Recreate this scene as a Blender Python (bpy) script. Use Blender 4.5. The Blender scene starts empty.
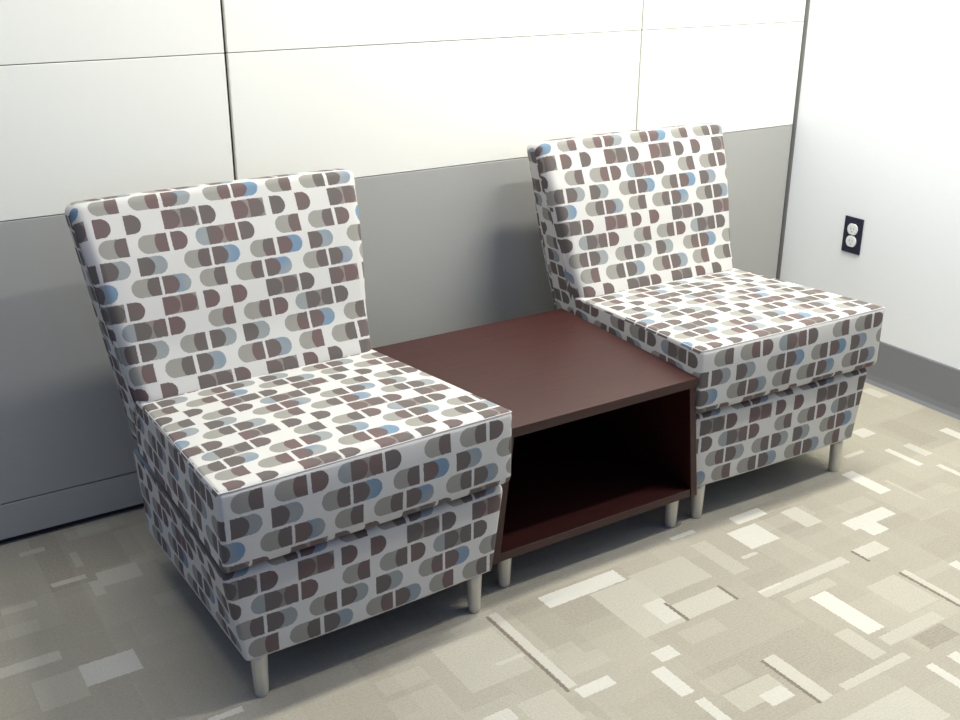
import bpy, bmesh, math, random
from mathutils import Matrix, Vector

# ------------------------------------------------------------------ camera, world, lights, exposure
scene = bpy.context.scene
C = scene.collection
F_PX, YAW, PITCH, ROLL = 1092.7, 0.5700, 0.3761, 0.0049
CAM = Vector((0.0, -2.4609, 1.3454))
fwd = Vector((math.sin(YAW)*math.cos(PITCH), math.cos(YAW)*math.cos(PITCH), -math.sin(PITCH)))
rgt = Vector((math.cos(YAW), -math.sin(YAW), 0))
upv = rgt.cross(fwd)
r2 = rgt*math.cos(ROLL) + upv*math.sin(ROLL)
u2 = upv*math.cos(ROLL) - rgt*math.sin(ROLL)
cam_data = bpy.data.cameras.new('camera')
cam_data.sensor_width = 36.0
cam_data.lens = F_PX/960*36.0
cam_data.clip_start = 0.05
cam = bpy.data.objects.new('camera', cam_data)
C.objects.link(cam)
cam.matrix_world = Matrix(((r2.x, u2.x, -fwd.x, CAM.x), (r2.y, u2.y, -fwd.y, CAM.y), (r2.z, u2.z, -fwd.z, CAM.z), (0, 0, 0, 1)))
scene.camera = cam

world = bpy.data.worlds.new('room_ambient')
scene.world = world
world.use_nodes = True
bg = world.node_tree.nodes['Background']
bg.inputs['Color'].default_value = (0.36, 0.52, 1.0, 1)
bg.inputs['Strength'].default_value = 0.36

def area(name, loc, sx, sy, power, col, target=None):
    d = bpy.data.lights.new(name, 'AREA')
    d.shape = 'RECTANGLE'; d.size = sx; d.size_y = sy; d.energy = power; d.color = col
    o = bpy.data.objects.new(name, d); C.objects.link(o); o.location = loc
    if target is not None:
        o.rotation_euler = (Vector(target)-Vector(loc)).to_track_quat('-Z', 'Y').to_euler()
    return o
# strip fluorescent in the ceiling close to the corner, an added left fill, and the next row
area('ceiling_strip_and_fill_light', (2.28, -0.70, 2.62), 0.90, 0.10, 44, (1.0, 0.975, 0.895))
area('ceiling_strip_and_fill_light', (0.62, -0.74, 2.62), 1.25, 0.10, 22, (1.0, 0.975, 0.895))  # fill strip added to lift the dim left wall
area('ceiling_strip_and_fill_light', (2.28, -1.34, 2.62), 0.90, 0.10, 32, (1.0, 0.98, 0.92))

vs = scene.view_settings
vs.view_transform = 'Standard'; vs.look = 'None'; vs.gamma = 1.0; vs.use_curve_mapping = False
vs.exposure = 0.0

# ------------------------------------------------------------------ node helpers
def srgb(r, g, b):
    f = lambda c: (c/255)/12.92 if c/255 <= 0.04045 else ((c/255+0.055)/1.055)**2.4
    return (f(r), f(g), f(b), 1)

class NT:
    def __init__(s, name):
        s.m = bpy.data.materials.new(name); s.m.use_nodes = True
        s.t = s.m.node_tree; s.n = s.t.nodes; s.l = s.t.links
        s.b = s.n['Principled BSDF']
    def new(s, kind): return s.n.new(kind)
    def set(s, sock, v):
        if isinstance(v, bpy.types.NodeSocket): s.l.new(v, sock)
        else: sock.default_value = v
    def math(s, op, a, b=None, c=None):
        n = s.n.new('ShaderNodeMath'); n.operation = op
        s.set(n.inputs[0], a)
        if b is not None: s.set(n.inputs[1], b)
        if c is not None: s.set(n.inputs[2], c)
        return n.outputs[0]
    def mix(s, f, a, b):
        n = s.n.new('ShaderNodeMix'); n.data_type = 'RGBA'
        s.set(n.inputs[0], f); s.set(n.inputs[6], a); s.set(n.inputs[7], b)
        return n.outputs[2]
    def mixf(s, f, a, b):
        n = s.n.new('ShaderNodeMix'); n.data_type = 'FLOAT'
        s.set(n.inputs[0], f); s.set(n.inputs[2], a); s.set(n.inputs[3], b)
        return n.outputs[0]
    def noise(s, vec, scale, detail=2, rough=0.5):
        n = s.n.new('ShaderNodeTexNoise'); n.inputs['Scale'].default_value = scale
        n.inputs['Detail'].default_value = detail; n.inputs['Roughness'].default_value = rough
        if vec is not None: s.l.new(vec, n.inputs['Vector'])
        return n.outputs['Fac']
    def mapping(s, vec, scale=(1, 1, 1), loc=(0, 0, 0), rot=(0, 0, 0)):
        n = s.n.new('ShaderNodeMapping'); n.inputs['Scale'].default_value = scale
        n.inputs['Location'].default_value = loc; n.inputs['Rotation'].default_value = rot
        s.l.new(vec, n.inputs['Vector']); return n.outputs[0]
    def ramp(s, fac, stops):
        n = s.n.new('ShaderNodeValToRGB'); e = n.color_ramp.elements
        while len(e) < len(stops): e.new(0.5)
        for i, (p, c) in enumerate(stops): e[i].position = p; e[i].color = c
        s.l.new(fac, n.inputs[0]); return n.outputs[0]
    def bump(s, h, strength, dist):
        n = s.n.new('ShaderNodeBump'); n.inputs['Strength'].default_value = strength
        n.inputs['Distance'].default_value = dist; s.l.new(h, n.inputs['Height'])
        s.l.new(n.outputs[0], s.b.inputs['Normal'])
    def coord(s, which): return s.n.new('ShaderNodeTexCoord').outputs[which]
    def base(s, v): s.set(s.b.inputs['Base Color'], v)
    def rough(s, v): s.set(s.b.inputs['Roughness'], v)

def plain(name, col, rough=0.5, metal=0.0, grain=0.0, gscale=200, spec=0.5):
    t = NT(name)
    if grain:
        f = t.noise(t.coord('Object'), gscale, 3)
        c2 = tuple(c*(1-grain) for c in col[:3])+(1,)
        t.base(t.mix(f, c2, tuple(min(1, c*(1+grain)) for c in col[:3])+(1,)))
        t.bump(f, 0.15, 0.0006)
    else: t.base(col)
    t.rough(rough); t.b.inputs['Metallic'].default_value = metal
    t.b.inputs['Specular IOR Level'].default_value = spec
    return t.m

# ------------------------------------------------------------------ upholstery fabric: rows of D shapes and pills
P, ROW, HALF = 0.384, 0.0448, 0.0195
def fabric():
    t = NT('patterned_upholstery')
    uv = t.new('ShaderNodeUVMap'); uv.uv_map = 'fabric'
    sep = t.new('ShaderNodeSeparateXYZ'); t.l.new(uv.outputs[0], sep.inputs[0])
    nz = t.new('ShaderNodeTexNoise'); nz.inputs['Scale'].default_value = 420; nz.inputs['Detail'].default_value = 1
    t.l.new(uv.outputs[0], nz.inputs['Vector'])
    ns = t.new('ShaderNodeSeparateColor'); t.l.new(nz.outputs['Color'], ns.inputs[0])
    u = t.math('ADD', sep.outputs[0], t.math('MULTIPLY', t.math('SUBTRACT', ns.outputs[0], 0.5), 0.004))
    v = t.math('ADD', sep.outputs[1], t.math('MULTIPLY', t.math('SUBTRACT', ns.outputs[1], 0.5), 0.004))
    rowf = t.math('ADD', t.math('DIVIDE', v, -ROW), 0.5)
    n = t.math('FLOOR', rowf)
    lv = t.math('MULTIPLY', t.math('SUBTRACT', t.math('SUBTRACT', rowf, n), 0.5), ROW/HALF)   # -1..1 inside the shape
    n8 = t.math('FLOORED_MODULO', t.math('SUBTRACT', n, 1), 8.0)
    n4 = t.math('FLOORED_MODULO', n8, 4.0)
    second = t.math('GREATER_THAN', n8, 3.5)
    uu = t.math('FLOORED_MODULO', t.math('SUBTRACT', u, t.math('MULTIPLY', second, P/2)), P)
    lv2 = t.math('MULTIPLY', lv, lv)
    inside = t.math('LESS_THAN', lv2, 1.0)
    s = t.math('SUBTRACT', 1.0, t.math('SQRT', t.math('MAXIMUM', t.math('SUBTRACT', 1.0, lv2), 0.0)))
    ur = t.math('ADD', uu, t.math('MULTIPLY', s, 0.0185))
    ul = t.math('SUBTRACT', uu, t.math('MULTIPLY', s, 0.0185))
    ul2 = t.math('SUBTRACT', uu, t.math('MULTIPLY', s, 0.009))
    def rect(a, b): return t.math('MULTIPLY', t.math('GREATER_THAN', uu, a), t.math('LESS_THAN', uu, b))
    def dee(a, b): return t.math('MULTIPLY', t.math('GREATER_THAN', uu, a), t.math('LESS_THAN', ur, b))
    def lft(a, b, q=None): return t.math('MULTIPLY', t.math('GREATER_THAN', ul if q is None else q, a), t.math('LESS_THAN', uu, b))
    rows = {k: {c: [] for c in ('grey', 'blue', 'taupe', 'dark')} for k in range(4)}
    def A(k, a, b): rows[k]['grey'].append(lft(a, b)); rows[k]['dark'].append(lft(b-0.027, b, ul2))
    def B(k, a, b): rows[k]['blue'].append(dee(a, b)); rows[k]['dark'].append(dee(a, a+0.034))
    def D(k, a, b): rows[k]['dark'].append(dee(a, b))
    def DD(k, a, b):
        m = (a+b)/2
        rows[k]['taupe'].append(rect(a, b)); rows[k]['dark'] += [dee(a, m-0.001), dee(m+0.002, b)]
    def E(k, a, b):
        rows[k]['blue'].append(lft(a, a+0.030)); rows[k]['taupe'].append(rect(a+0.027, b))
        rows[k]['dark'] += [dee(a+0.027, a+0.061), lft(b-0.028, b, ul2)]
    A(0, .009, .068); A(0, .090, .152); B(0, .160, .221); A(0, .249, .309); B(0, .315, .374)
    D(1, .010, .044); D(1, .072, .106); DD(1, .152, .227); D(1, .233, .267); DD(1, .306, .379)
    A(2, .010, .069); A(2, .090, .152); D(2, .160, .194); E(2, .212, .304); D(2, .310, .344)
    B(3, .006, .064); B(3, .081, .141); A(3, .177, .234); B(3, .240, .300); A(3, .324, .381)
    sel = [t.math('MULTIPLY', t.math('COMPARE', n4, float(k), 0.5), inside) for k in range(4)]
    def total(c):
        acc = None
        for k in range(4):
            lst = rows[k][c]
            if not lst: continue
            q = lst[0]
            for z in lst[1:]: q = t.math('MAXIMUM', q, z)
            q = t.math('MULTIPLY', q, sel[k])
            acc = q if acc is None else t.math('MAXIMUM', acc, q)
        return acc
    big = t.noise(uv.outputs[0], 9.0, 1)
    bigr = t.ramp(big, [(0.46, (0, 0, 0, 1)), (0.62, (1, 1, 1, 1))])
    weave = t.noise(uv.outputs[0], 900, 2)
    white = t.mix(weave, srgb(190, 189, 183), srgb(212, 210, 203))
    blue = t.mix(bigr, srgb(143, 148, 146), srgb(112, 138, 158))
    col = t.mix(total('grey'), white, srgb(147, 145, 136))
    col = t.mix(total('blue'), col, blue)
    col = t.mix(total('taupe'), col, srgb(134, 127, 121))
    col = t.mix(total('dark'), col, t.mix(bigr, srgb(102, 96, 92), srgb(110, 93, 90)))
    t.base(col); t.rough(0.92); t.b.inputs['Specular IOR Level'].default_value = 0.15
    t.b.inputs['Sheen Weight'].default_value = 0.05
    t.bump(weave, 0.25, 0.0006)
    return t.m

# ------------------------------------------------------------------ carpet
def px(x, y):      # picture point -> floor point (z = 0)
    d = r2*((x-480)/F_PX) + u2*(-(y-360)/F_PX) + fwd
    k = -CAM.z/d.z
    return CAM.x+d.x*k, CAM.y+d.y*k
def carpet():
    t = NT('patchwork_carpet')
    g = t.coord('Object')
    sep = t.new('ShaderNodeSeparateXYZ'); t.l.new(g, sep.inputs[0])
    wob = t.math('MULTIPLY', t.math('SUBTRACT', t.noise(g, 160, 1), 0.5), 0.006)
    x = t.math('ADD', sep.outputs[0], wob); y = t.math('ADD', sep.outputs[1], wob)
    cmb = t.new('ShaderNodeCombineXYZ'); t.l.new(x, cmb.inputs[0]); t.l.new(y, cmb.inputs[1])
    def bricks(w, h, off, loc, rot=0.0):
        b = t.new('ShaderNodeTexBrick'); b.offset = off; b.offset_frequency = 2; b.squash = 1
        b.inputs['Color1'].default_value = (0, 0, 0, 1); b.inputs['Color2'].default_value = (1, 1, 1, 1)
        b.inputs['Mortar'].default_value = (0.4, 0.4, 0.4, 1)
        b.inputs['Scale'].default_value = 1; b.inputs['Mortar Size'].default_value = 0.0
        b.inputs['Brick Width'].default_value = w; b.inputs['Row Height'].default_value = h
        t.l.new(t.mapping(cmb.outputs[0], loc=loc, rot=(0, 0, rot)), b.inputs['Vector'])
        return b.outputs['Color']
    a = bricks(0.31, 0.19, 0.37, (0.13, 0.07, 0)); b = bricks(0.17, 0.11, 0.41, (0.05, 0.02, 0), math.pi/2)
    c = bricks(0.10, 0.047, 0.3, (0.31, 0.013, 0)); e = bricks(0.42, 0.24, 0.29, (0.2, 0.11, 0), math.pi/2)
    tone = t.math('ADD', t.math('MULTIPLY', a, 0.12), t.math('MULTIPLY', b, 0.12))
    tone = t.math('ADD', tone, t.math('MULTIPLY', e, 0.10))
    tone = t.math('ADD', tone, 0.18)
    tone = t.math('ADD', tone, t.math('MULTIPLY', t.math('GREATER_THAN', c, 0.95), 0.10))
    # patches read off the photograph: zoom origin, then (leftmost corner, rightmost corner, tone)
    K = 293/959
    L = []
    def grp(ox, oy, rows):
        for (x0, y0, x1, y1, tn) in rows: L.append((ox+x0*K, oy+y0*K, ox+x1*K, oy+y1*K, tn))
    grp(667, 500, [(-130, 250, 150, 250, .55), (75, 150, 270, 225, .52), (465, 320, 712, 415, 1), (305, 525, 545, 640, .72), (765, 235, 985, 340, .72),
        (0, 350, 225, 325, .66), (195, 110, 370, 125, .95), (200, 60, 330, 45, .92), (5, 125, 95, 105, .95), (370, 40, 510, 70, .7),
        (570, 75, 750, 45, .96), (605, 78, 728, 95, .96), (605, 165, 730, 160, .76), (240, 187, 300, 175, .75), (295, 300, 600, 203, .68), (295, 300, 375, 275, .9), (650, 285, 890, 325, .55),
        (560, 605, 800, 515, .66), (845, 545, 1010, 620, .95), (570, 720, 930, 705, .68), (180, 640, 400, 620, .55), (300, 640, 420, 640, .88),
        (-20, 560, 85, 630, .9), (90, 660, 215, 720, .9), (-40, 500, 45, 505, .92), (915, 510, 990, 520, .92), (920, 210, 990, 220, .9),
        (545, 440, 720, 500, .58), (690, 450, 910, 388, .6), (800, 450, 960, 440, .2), (380, 315, 560, 275, .5)])
    grp(667, 380, [(570, 310, 735, 360, .97), (710, 230, 840, 275, .92), (890, 165, 1010, 195, .92), (770, 215, 870, 240, .72), (600, 170, 685, 175, .82),
        (635, 35, 725, 50, .72), (575, 250, 650, 235, .7), (880, 280, 985, 315, .85), (710, 330, 845, 388, .55), (690, 250, 800, 300, .5)])
    grp(400, 500, [(100, 490, 440, 550, .56), (620, 310, 950, 390, .6), (450, 320, 740, 260, 1), (320, 545, 400, 500, .75), (290, 378, 580, 605, .8),
        (570, 620, 710, 600, .95), (820, 500, 920, 505, .92), (820, 562, 965, 625, .95), (380, 670, 610, 715, .58), (270, 715, 390, 715, .85), (790, 345, 935, 380, .85)])
    grp(0, 500, [(255, 545, 470, 550, .92), (100, 600, 300, 640, .5), (-10, 555, 205, 520, .66), (310, 240, 470, 245, .7), (165, 275, 285, 255, .7),
        (290, 270, 350, 305, .66), (505, 180, 572, 195, .66), (680, 715, 800, 690, .95), (60, 175, 150, 165, .55), (225, 175, 275, 215, .5), (0, 360, 125, 345, .55)])
    def stamp(acc, x0, y0, x1, y1, val):
        m = t.math('MULTIPLY', t.math('COMPARE', x, (x0+x1)/2, abs(x1-x0)/2), t.math('COMPARE', y, (y0+y1)/2, abs(y1-y0)/2))
        return t.mixf(m, acc, val)
    for (x0, y0, x1, y1, tn) in L:
        p, q = px(x0, y0), px(x1, y1)
        tone = stamp(tone, p[0], p[1], q[0], q[1], tn)
    # dark accent yarn lines beside a few patches
    for (ox, oy, x0, y0, x1, y1) in [(667, 500, 303, 527, 510, 662), (667, 500, 0, 345, 75, 392), (667, 500, 762, 237, 960, 350), (667, 500, 165, 280, 232, 325),
                                     (667, 500, 603, 167, 662, 200), (400, 500, 865, 338, 945, 392), (400, 500, 278, 385, 560, 625)]:
        p, q = px(ox+x0*K, oy+y0*K), px(ox+x1*K, oy+y1*K)
        xm = (p[0]+q[0])/2
        tone = stamp(tone, xm-0.004, p[1], xm+0.004, q[1], 0.02)
    fine = t.noise(g, 190, 4, 0.8)
    rib = t.new('ShaderNodeTexWave'); rib.wave_type = 'BANDS'; rib.bands_direction = 'Y'
    rib.inputs['Scale'].default_value = 42; rib.inputs['Distortion'].default_value = 2.0
    rib.inputs['Detail Scale'].default_value = 6
    t.l.new(g, rib.inputs['Vector'])
    tone2 = t.math('ADD', tone, t.math('MULTIPLY', t.math('SUBTRACT', fine, 0.5), 0.6))
    tone2 = t.math('ADD', tone2, t.math('MULTIPLY', t.math('SUBTRACT', rib.outputs['Fac'], 0.5), 0.03))
    col = t.ramp(tone2, [(0.0, srgb(122, 114, 101)), (0.25, srgb(160, 154, 138)), (0.55, srgb(180, 175, 159)), (1.0, srgb(204, 202, 190))])
    t.base(col); t.rough(0.97); t.b.inputs['Specular IOR Level'].default_value = 0.1
    t.bump(t.math('ADD', fine, t.math('MULTIPLY', rib.outputs['Fac'], 0.15)), 0.5, 0.003)
    return t.m

def mahogany():
    t = NT('dark_mahogany_laminate')
    g = t.coord('Object')
    f = t.noise(t.mapping(g, scale=(3, 60, 60)), 2.2, 4, 0.6)
    t.base(t.ramp(f, [(0.25, srgb(44, 16, 13)), (0.55, srgb(56, 22, 18)), (0.8, srgb(68, 31, 25))]))
    t.rough(0.45); t.b.inputs['Specular IOR Level'].default_value = 0.45
    t.bump(f, 0.04, 0.0006)
    return t.m

def brushed():
    t = NT('satin_aluminium')
    f = t.noise(t.mapping(t.coord('Object'), scale=(1, 1, 0.05)), 220, 2)
    t.base(t.mix(f, srgb(196, 192, 176), srgb(222, 218, 202)))
    t.rough(0.42); t.b.inputs['Metallic'].default_value = 0.35
    return t.m

M = dict(
    fabric=fabric(), carpet=carpet(), mahogany=mahogany(), metal=brushed(),
    white_panel=plain('warm_white_wall_panel', srgb(249, 248, 236), 0.55, grain=0.01, gscale=300),
    grey_panel=plain('grey_wall_panel', srgb(174, 174, 168), 0.5, grain=0.04, gscale=420),
    drywall=plain('cool_white_painted_drywall', srgb(247, 250, 251), 0.7, grain=0.006, gscale=350),
    vinyl=plain('dark_grey_vinyl_base', srgb(130, 132, 137), 0.5, grain=0.02, gscale=300),
    corner_shade=plain('grey_corner_shade', srgb(140, 141, 138), 0.8),  # shade of the wall corner put into a grey colour
    joint=plain('shadow_gap', srgb(44, 46, 44), 0.8),
    outlet_plate=plain('dark_blue_black_plate', srgb(34, 36, 58), 0.4),
    outlet_face=plain('white_receptacle', srgb(240, 242, 240), 0.35),
    slot=plain('receptacle_slot', srgb(140, 142, 140), 0.6),
    under=plain('black_dust_cover', srgb(24, 24, 26), 0.9),
)

# ------------------------------------------------------------------ mesh helpers
def link(name, me, mat, parent=None):
    o = bpy.data.objects.new(name, me); C.objects.link(o)
    if mat is not None and not me.materials: me.materials.append(mat)
    if parent is not None: o.parent = parent
    return o
def from_bm(name, bm, mat, parent=None, smooth=False):
    me = bpy.data.meshes.new(name)
    bmesh.ops.recalc_face_normals(bm, faces=bm.faces)
    bm.to_mesh(me); bm.free()
    if smooth:
        for p in me.polygons: p.use_smooth = True
    return link(name, me, mat, parent)
def box_bm(x0, x1, y0, y1, z0, z1, bev=0.0, seg=2):
    bm = bmesh.new()
    v = [bm.verts.new((x, y, z)) for x in (x0, x1) for y in (y0, y1) for z in (z0, z1)]
    for f in ((0, 1, 3, 2), (4, 6, 7, 5), (0, 4, 5, 1), (2, 3, 7, 6), (0, 2, 6, 4), (1, 5, 7, 3)): bm.faces.new([v[i] for i in f])
    if bev: bmesh.ops.bevel(bm, geom=bm.edges[:], offset=bev, segments=seg, affect='EDGES', profile=0.6)
    return bm
def hexa_bm(c, bev=0.0, seg=2):     # 8 corners: bottom fl fr br bl, then top
    bm = bmesh.new(); v = [bm.verts.new(p) for p in c]
    for f in ((3, 2, 1, 0), (4, 5, 6, 7), (0, 1, 5, 4), (1, 2, 6, 5), (2, 3, 7, 6), (3, 0, 4, 7)): bm.faces.new([v[i] for i in f])
    if bev: bmesh.ops.bevel(bm, geom=bm.edges[:], offset=bev, segments=seg, affect='EDGES', profile=0.6)
    return bm
def lathe_bm(prof, n=24):
    bm = bmesh.new(); rings = []
    for r, z in prof: rings.append([bm.verts.new((r*math.cos(2*math.pi*i/n), r*math.sin(2*math.pi*i/n), z)) for i in range(n)])
    for a, b in zip(rings, rings[1:]):
        for i in range(n): bm.faces.new((a[i], a[(i+1) % n], b[(i+1) % n], b[i]))
    bm.faces.new(rings[0][::-1]); bm.faces.new(rings[-1])
    return bm
def empty(name, loc, rz=0, label=None, cat=None, group=None):
    o = bpy.data.objects.new(name, None); C.objects.link(o); o.location = loc; o.rotation_euler = (0, 0, rz)
    o.empty_display_size = 0.1
    if label: o['label'] = label
    if cat: o['category'] = cat
    if group: o['group'] = group
    return o
def struct(o, label, cat):
    o['kind'] = 'structure'; o['label'] = label; o['category'] = cat
    return o

# ------------------------------------------------------------------ floor and walls
XR = 2.7934
struct(from_bm('floor', box_bm(-2.6, 3.0, -4.2, 0.30, -0.02, 0.0), M['carpet']), 'beige and cream patchwork carpet across the whole floor', 'floor')

XE = 2.786                       # where the panel wall ends, next to the white wall
cols = [-2.783, -1.558, -0.334, 0.891, 2.1155, XE]
rows = [(0.016, 0.1035, 'grey_panel', 'base_panel'), (0.1065, 0.7590, 'grey_panel', 'wainscot_panel'),
        (0.7612, 1.0794, 'white_panel', 'wall_panel'), (1.0814, 1.398, 'white_panel', 'wall_panel'),
        (1.401, 2.06, 'white_panel', 'wall_panel'), (2.063, 2.72, 'white_panel', 'wall_panel')]
wall = struct(from_bm('wall_back', box_bm(-2.9, XR-0.002, 0.115, 0.18, 0.0, 2.72), M['joint']),
              'panelled back wall, white panels above grey wainscot panels', 'wall')
from_bm('backing', box_bm(-2.8, 2.68, 0.014, 0.1149, 0.0, 2.72), M['joint'], wall)
RND = 0.02
for i in range(5):
    g = 0.0042 if i == 2 else 0.003
    for (z0, z1, mt, nm) in rows:
        x0, x1 = cols[i]+(0.0042 if i == 3 else 0.0025), cols[i+1]-(0.0042 if i == 2 else 0.0025)
        if i < 4:
            from_bm(nm, box_bm(x0, x1, 0.0, 0.0135, z0, z1, 0.0008, 1), M[mt], wall)
        else:        # last panel curved back, a shape added to darken towards the corner
            bm = bmesh.new(); pts = [(x0, 0.0135), (x0, 0.0)]
            for k in range(13):
                a = k/12*math.pi/2
                pts.append((XE-RND+RND*math.sin(a), RND-RND*math.cos(a)))
            pts += [(XE, 0.112), (XE-0.0135, 0.112)]
            for k in range(12, -1, -1):
                a = k/12*math.pi/2; r = RND-0.0135
                pts.append((XE-RND+r*math.sin(a), RND-r*math.cos(a)))
            lo = [bm.verts.new((px_, py_, z0)) for px_, py_ in pts]; hi = [bm.verts.new((px_, py_, z1)) for px_, py_ in pts]
            for k in range(len(pts)): bm.faces.new((lo[k], lo[(k+1) % len(pts)], hi[(k+1) % len(pts)], hi[k]))
            bm.faces.new(lo[::-1]); bm.faces.new(hi)
            from_bm(nm, bm, M[mt], wall)
struct(from_bm('wall_right', box_bm(XR, XR+0.12, -4.2, 0.0, 0.0, 2.72), M['drywall']), 'plain bright white painted wall on the right', 'wall')
struct(from_bm('corner_shade_strip', box_bm(XR, XR+0.12, 0.0005, 0.18, 0.0, 2.72), M['corner_shade']), 'added grey strip standing in for the dark fade where the panel wall meets the white wall', 'trim')  # strip added in place of the soft shade between the walls
bb = bmesh.new()
pr = [(XR-0.0005, 0.0), (XR-0.012, 0.0), (XR-0.0065, 0.012), (XR-0.0045, 0.03), (XR-0.0045, 0.143), (XR-0.003, 0.1468), (XR-0.0005, 0.1468)]
ra = [bb.verts.new((a, -4.2, z)) for a, z in pr]; rb = [bb.verts.new((a, -0.001, z)) for a, z in pr]
for k in range(len(pr)): bb.faces.new((ra[k], ra[(k+1) % len(pr)], rb[(k+1) % len(pr)], rb[k]))
bb.faces.new(ra[::-1]); bb.faces.new(rb)
struct(from_bm('baseboard_right', bb, M['vinyl']), 'dark grey vinyl base along the foot of the white wall', 'baseboard')

# ------------------------------------------------------------------ wall outlet
oy, oz = -0.2416-0.035, 0.510-0.057
ou = empty('wall_outlet', (XR, oy, oz), 0, 'dark wall outlet with two round white sockets on the white wall', 'outlet')
from_bm('cover_plate', box_bm(-0.0055, -0.0003, -0.035, 0.035, -0.057, 0.057, 0.0022, 2), M['outlet_plate'], ou)
for dz in (0.0195, -0.0195):
    bm = bmesh.new(); n = 32; ring = []
    for xx, sc in ((-0.0050, 1.0), (-0.0078, 1.0), (-0.0084, 0.95)):
        rr = []
        for i in range(n):
            a = 2*math.pi*i/n
            rr.append(bm.verts.new((xx, 0.0195*sc*math.cos(a), max(-0.0172, min(0.0172, 0.0195*math.sin(a)))*sc)))
        ring.append(rr)
    for p_, q_ in zip(ring, ring[1:]):
        for i in range(n): bm.faces.new((p_[i], p_[(i+1) % n], q_[(i+1) % n], q_[i]))
    bm.faces.new(ring[0][::-1]); bm.faces.new(ring[-1])
    rc = from_bm('receptacle', bm, M['outlet_face'], ou); rc.location = (0, 0, dz)
    for (sy, hz) in ((0.0055, 0.0042), (-0.0055, 0.0036)):
        from_bm('slot', box_bm(-0.0087, -0.0080, sy-0.0009, sy+0.0009, 0.0018-hz, 0.0018+hz), M['slot'], rc)
    gm = lathe_bm([(0.0021, 0), (0.0021, 0.0007)], 12)
    bmesh.ops.rotate(gm, verts=gm.verts, cent=(0, 0, 0), matrix=Matrix.Rotation(-math.pi/2, 3, 'Y'))
    bmesh.ops.translate(gm, verts=gm.verts, vec=(-0.0080, 0, -0.0078))
    from_bm('ground_hole', gm, M['slot'], rc)
sm = lathe_bm([(0.0028, 0), (0.0028, 0.0008), (0.002, 0.0014)], 14)
bmesh.ops.rotate(sm, verts=sm.verts, cent=(0, 0, 0), matrix=Matrix.Rotation(-math.pi/2, 3, 'Y'))
bmesh.ops.translate(sm, verts=sm.verts, vec=(-0.0054, 0, 0))
from_bm('screw', sm, M['metal'], ou)

# ------------------------------------------------------------------ upholstered lounge chairs
def fillet(poly, nseg=5):
    """poly: (y, z, radius[, tag]) closed, returns rounded outline of (y, z, tag)"""
    out = []; n = len(poly)
    for i in range(n):
        p0 = Vector(poly[i-1][:2]); p1 = Vector(poly[i][:2]); p2 = Vector(poly[(i+1) % n][:2]); r = poly[i][2]
        if r <= 0: out.append((p1.x, p1.y)); continue
        a = (p0-p1).normalized(); b = (p2-p1).normalized()
        ang = math.acos(max(-1, min(1, a.dot(b)))); d = min(r/math.tan(ang/2), 0.48*(p0-p1).length, 0.48*(p2-p1).length)
        rr = d*math.tan(ang/2); c = p1+(a+b).normalized()*(rr/math.sin(ang/2))
        s, e = p1+a*d-c, p1+b*d-c
        tot = s.angle_signed(e)
        for k in range(nseg+1):
            q = s.copy(); th = -tot*k/nseg
            q = Vector((s.x*math.cos(th)-s.y*math.sin(th), s.x*math.sin(th)+s.y*math.cos(th)))
            out.append((c.x+q.x, c.y+q.y))
    return out
def refine(pts, step):
    out = []; n = len(pts)
    for i in range(n):
        a, b = Vector(pts[i]), Vector(pts[(i+1) % n]); k = max(1, int((b-a).length/step))
        for j in range(k): q = a.lerp(b, j/k); out.append((q.x, q.y))
    return out
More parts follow.
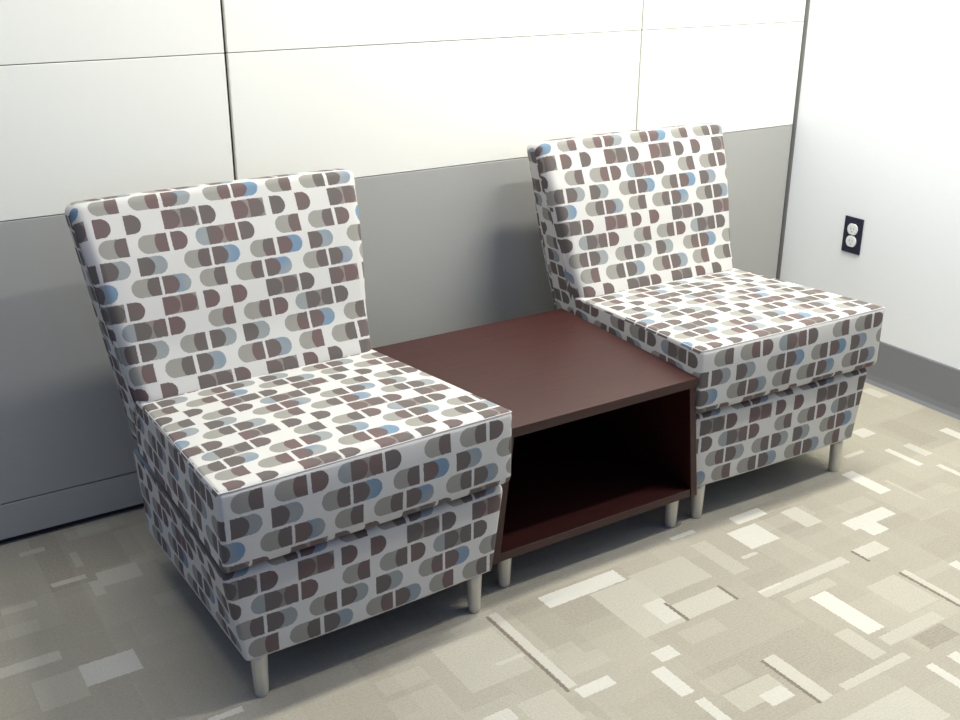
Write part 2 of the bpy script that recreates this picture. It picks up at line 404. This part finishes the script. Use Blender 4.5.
def upholster(name, outline, hw, parent, vfun, uoff, r=0.014, post=None, ns=14, yfront=None):
    """outline swept across the width hw(y, z), side edges rounded, fabric coordinates in metres"""
    pts = refine(outline, 0.03); n = len(pts)
    area2 = sum(pts[i][0]*pts[(i+1) % n][1]-pts[(i+1) % n][0]*pts[i][1] for i in range(n)); sg = 1 if area2 > 0 else -1
    nor = []
    for i in range(n):
        d = Vector(pts[(i+1) % n])-Vector(pts[i-1]); d.normalize(); nor.append((d.y*sg, -d.x*sg))
    st = []
    for k in range(5): a = (1-k/4)*math.pi/2; st.append((-1, r-r*math.sin(a), r-r*math.cos(a)))
    for k in range(1, ns): st.append((-1+2*k/ns, 0, 0))
    for k in range(5): a = k/4*math.pi/2; st.append((1, r-r*math.sin(a), r-r*math.cos(a)))
    bm = bmesh.new(); uvl = bm.loops.layers.uv.new('fabric'); rings = []; raw = {}
    for (t, dx, ins) in st:
        ring = []
        for i, (y, z) in enumerate(pts):
            yy, zz = y-nor[i][0]*ins, z-nor[i][1]*ins
            h = hw(y, z); x = t*(h-(dx if abs(t) == 1 else r*abs(t)))
            if post: q = post(x, yy, zz, x/h)
            else: q = (x, yy, zz)
            uc = x if abs(t) < 1 else t*(h-r+r*math.asin(max(0.0, min(1.0, (r-dx)/r))))
            v = bm.verts.new(q); raw[v] = (uc, h, y, z); ring.append(v)
        rings.append(ring)
    arc = [0.0]
    for i in range(n): arc.append(arc[-1]+(Vector(pts[(i+1) % n])-Vector(pts[i])).length)
    for a, b in zip(rings, rings[1:]):
        for i in range(n):
            j = (i+1) % n
            f = bm.faces.new((a[i], a[j], b[j], b[i])); f.smooth = True
            s0, s1 = vfun(arc[i], pts[i]), vfun(arc[i+1], pts[j] if j else pts[0])
            for lp, s, vv in zip(f.loops, (s0, s1, s1, s0), (a[i], a[j], b[j], b[i])): lp[uvl].uv = (raw[vv][0]+uoff, s)
    for ring, sgn in ((rings[0], -1), (rings[-1], 1)):
        f = bm.faces.new(ring[::-1] if sgn < 0 else ring); f.smooth = False
        for lp in f.loops:
            h, y, z = raw[lp.vert][1:]; yf = yfront(z)
            lp[uvl].uv = (sgn*(h-r+r*math.pi/2+(y-yf))+uoff, vfun(0, (yf, z)))
    return from_bm(name, bm, M['fabric'], parent)

def piping(name, path, r, parent, uoff):
    bm = bmesh.new(); uvl = bm.loops.layers.uv.new('fabric'); n = len(path); m = 8; rings = []
    for i, p in enumerate(path):
        d = (Vector(path[(i+1) % n])-Vector(path[i-1])).normalized()
        s = d.cross(Vector((0, 0, 1))).normalized(); w = s.cross(d)
        rings.append([bm.verts.new(Vector(p)+s*r*math.cos(2*math.pi*k/m)+w*r*math.sin(2*math.pi*k/m)) for k in range(m)])
    for i in range(n):
        a, b = rings[i], rings[(i+1) % n]
        for k in range(m):
            f = bm.faces.new((a[k], a[(k+1) % m], b[(k+1) % m], b[k])); f.smooth = True
            for lp in f.loops: lp[uvl].uv = (lp.vert.co.x+uoff, -0.5*ROW)
    return from_bm(name, bm, M['fabric'], parent)

def lerp(a, b, t): return a+(b-a)*max(0.0, min(1.0, t))
def lounge_chair(loc, rz, label, ub, us, uk):
    t = empty('lounge_chair', loc, rz, label, 'chair', 'patterned armless lounge chairs')
    # base: tapers down to the legs
    hw = lambda y, z: lerp(lerp(0.275, 0.3045, (z-0.094)/0.20), lerp(0.268, 0.273, (z-0.094)/0.20), y/0.55)
    base = fillet([(0.031, 0.094, 0.010), (0.585, 0.094, 0.010), (0.622, 0.294, 0.012), (0.030, 0.291, 0.018)])
    ys = lambda a, p: (p[1]-0.255)-6*ROW
    b = upholster('base', base, hw, t, ys, uk, r=0.008, post=lambda x, y, z, f: (x, y-0.006*(1-f*f)*(1 if y < 0.1 else 0), z), yfront=lambda z: 0.03)
    from_bm('dust_cover', box_bm(-0.250, 0.250, 0.047, 0.555, 0.0915, 0.0955), M['under'], b)
    # seat cushion: wider at the front, dips a little towards the back
    hs = lambda y, z: lerp(0.307, 0.274, y/0.55)
    cu = fillet([(0.010, 0.298, 0.022), (0.575, 0.298, 0.010), (0.575, 0.436, 0.02), (0.010, 0.464, 0.013)])
    def seat_v(a, p):
        y, z = p
        s = (z-0.434)-3*ROW
        if z > 0.40 and z > 0.463-0.05*y-0.012: s = (0.464-0.434)-3*ROW + y - 0.010 if y > 0.016 else s
        return s
    def crown(x, y, z, f):
        k = (1-f*f)
        if z > 0.41: z += 0.010*k*math.sin(math.pi*max(0, min(1, y/0.55)))
        if y < 0.05: y -= 0.006*k*math.sin(math.pi*max(0, min(1, (z-0.30)/0.164)))
        return (x, y, z)
    c = upholster('seat_cushion', cu, hs, t, seat_v, us, r=0.009, post=crown, yfront=lambda z: 0.01)
    path = []
    for k in range(25): f = -1+2*k/24; path.append((f*0.3030, 0.0130, 0.4602))
    for k in range(1, 14): y = 0.0130+0.46*k/13; path.append((lerp(0.307, 0.274, y/0.55)-0.0030, y, 0.4608-0.0495*y))
    for k in range(1, 24): f = 1-2*k/24; path.append((f*0.275, 0.4735, 0.4364))
    for k in range(13, 0, -1): y = 0.0130+0.46*k/13; path.append((-(lerp(0.307, 0.274, y/0.55)-0.0030), y, 0.4608-0.0495*y))
    piping('piping', path, 0.0014, c, us)
    # backrest: leaning wedge, wider at the top
    hb = lambda y, z: lerp(0.266, 0.324, (z-0.40)/0.42)
    front = [(0.504, 0.44), (0.545, 0.53), (0.575, 0.625), (0.608, 0.715), (0.662, 0.828)]
    bk = fillet([(0.490, 0.302, 0.01), (0.640, 0.297, 0.01), (0.668, 0.39, 0.15), (0.684, 0.44, 0.15), (0.704, 0.54, 0.2), (0.714, 0.63, 0.2), (0.722, 0.74, 0.2), (0.736, 0.818, 0.022)]
                + [(0.662, 0.829, 0.022), (0.608, 0.715, 0.3), (0.575, 0.625, 0.3), (0.545, 0.53, 0.3), (0.504, 0.44, 0.1)])
    def yfr(z):
        for (ya, za), (yb, zb_) in zip(front, front[1:]):
            if z < zb_: return ya+(yb-ya)*max(0.0, (z-za)/(zb_-za))
        return front[-1][0]
    def back_v(a, p):
        y, z = p
        s = (z-0.445)*1.096
        if z > 0.80 and y > 0.655: s = (z-0.445)*1.096 + (y-0.655)
        return (s-0.409)-ROW
    upholster('backrest', bk, hb, t, back_v, ub, r=0.024, post=lambda x, y, z, f: (x, y-0.004*(1-f*f), z+(0.004*(1-f*f) if z > 0.8 else 0)), yfront=yfr)
    lg = lathe_bm([(0.0115, 0.0), (0.0128, 0.0015), (0.0135, 0.012), (0.0160, 0.080), (0.0163, 0.0955)], 24)
    me = bpy.data.meshes.new('leg'); bmesh.ops.recalc_face_normals(lg, faces=lg.faces); lg.to_mesh(me); lg.free()
    for p_ in me.polygons: p_.use_smooth = len(p_.vertices) == 4
    for (x, y) in ((-0.242, 0.052), (0.242, 0.052), (-0.195, 0.505), (0.195, 0.505)):
        o = link('leg', me, M['metal'], t); o.location = (x, y, 0)
        o['label'] = 'short tapered satin metal leg'
    return t
lounge_chair((0.810, -0.864, 0), math.radians(1.9), 'patterned armless lounge chair left of the dark low table', 0.300, 0.296, 0.278)
lounge_chair((1.966, -0.816, 0), math.radians(-1.3), 'patterned armless lounge chair between the dark low table and the white wall', 0.276, 0.279, 0.235)

# ------------------------------------------------------------------ low table between the chairs
TX, TF, TB = 1.396, -0.792, -0.238
tb = empty('side_table', (TX, TF, 0), 0, 'dark mahogany low table with open shelf between the two chairs', 'table')
D = TB-TF
wt = lambda y: lerp(0.260, 0.290, y/D)          # half width at the top
WB = 0.293                                       # half width at the bottom
zt, zb, th = 0.398, 0.086, 0.022
from_bm('table_top', hexa_bm([(-wt(0)-0.002, -0.004, zt-th), (wt(0)+0.002, -0.004, zt-th), (wt(D), D, zt-th), (-wt(D), D, zt-th),
                              (-wt(0)-0.002, -0.004, zt), (wt(0)+0.002, -0.004, zt), (wt(D), D, zt), (-wt(D), D, zt)], 0.0012, 2), M['mahogany'], tb)
for s in (-1, 1):
    q = 0.019
    def pt(y, z, inner):
        w = lerp(WB, wt(y), (z-zb)/(zt-th-zb))
        return (s*(w-(q if inner else 0)), y, z)
    z1 = zt-th-0.0003
    cs = [pt(0, zb, 0), pt(0, zb, 1), pt(D, zb, 1), pt(D, zb, 0), pt(0, z1, 0), pt(0, z1, 1), pt(D, z1, 1), pt(D, z1, 0)]
    from_bm('side_panel', hexa_bm(cs, 0.0008, 1), M['mahogany'], tb)
wi = lambda z: lerp(WB, wt(0), (z-zb)/(zt-th-zb))-0.0195
from_bm('shelf', hexa_bm([(-wi(zb), 0.002, zb), (wi(zb), 0.002, zb), (WB-0.0195, D-0.02, zb), (-WB+0.0195, D-0.02, zb),
                          (-wi(zb+.02), 0.002, zb+.02), (wi(zb+.02), 0.002, zb+.02), (WB-0.0195, D-0.02, zb+.02), (-WB+0.0195, D-0.02, zb+.02)], 0.0008, 1), M['mahogany'], tb)
from_bm('back_panel', box_bm(-WB+0.0195, WB-0.0195, D-0.0195, D-0.004, zb, zt-th-0.0005), M['mahogany'], tb)
lg = lathe_bm([(0.0115, 0.0), (0.0128, 0.0015), (0.0135, 0.010), (0.0160, 0.075), (0.0162, 0.0862)], 24)
me = bpy.data.meshes.new('leg'); bmesh.ops.recalc_face_normals(lg, faces=lg.faces); lg.to_mesh(me); lg.free()
for p_ in me.polygons: p_.use_smooth = len(p_.vertices) == 4
for (x, y) in ((-0.238, 0.035), (0.247, 0.035), (-0.24, D-0.06), (0.24, D-0.06)):
    o = link('leg', me, M['metal'], tb); o.location = (x, y, 0); o['label'] = 'short tapered satin metal leg'
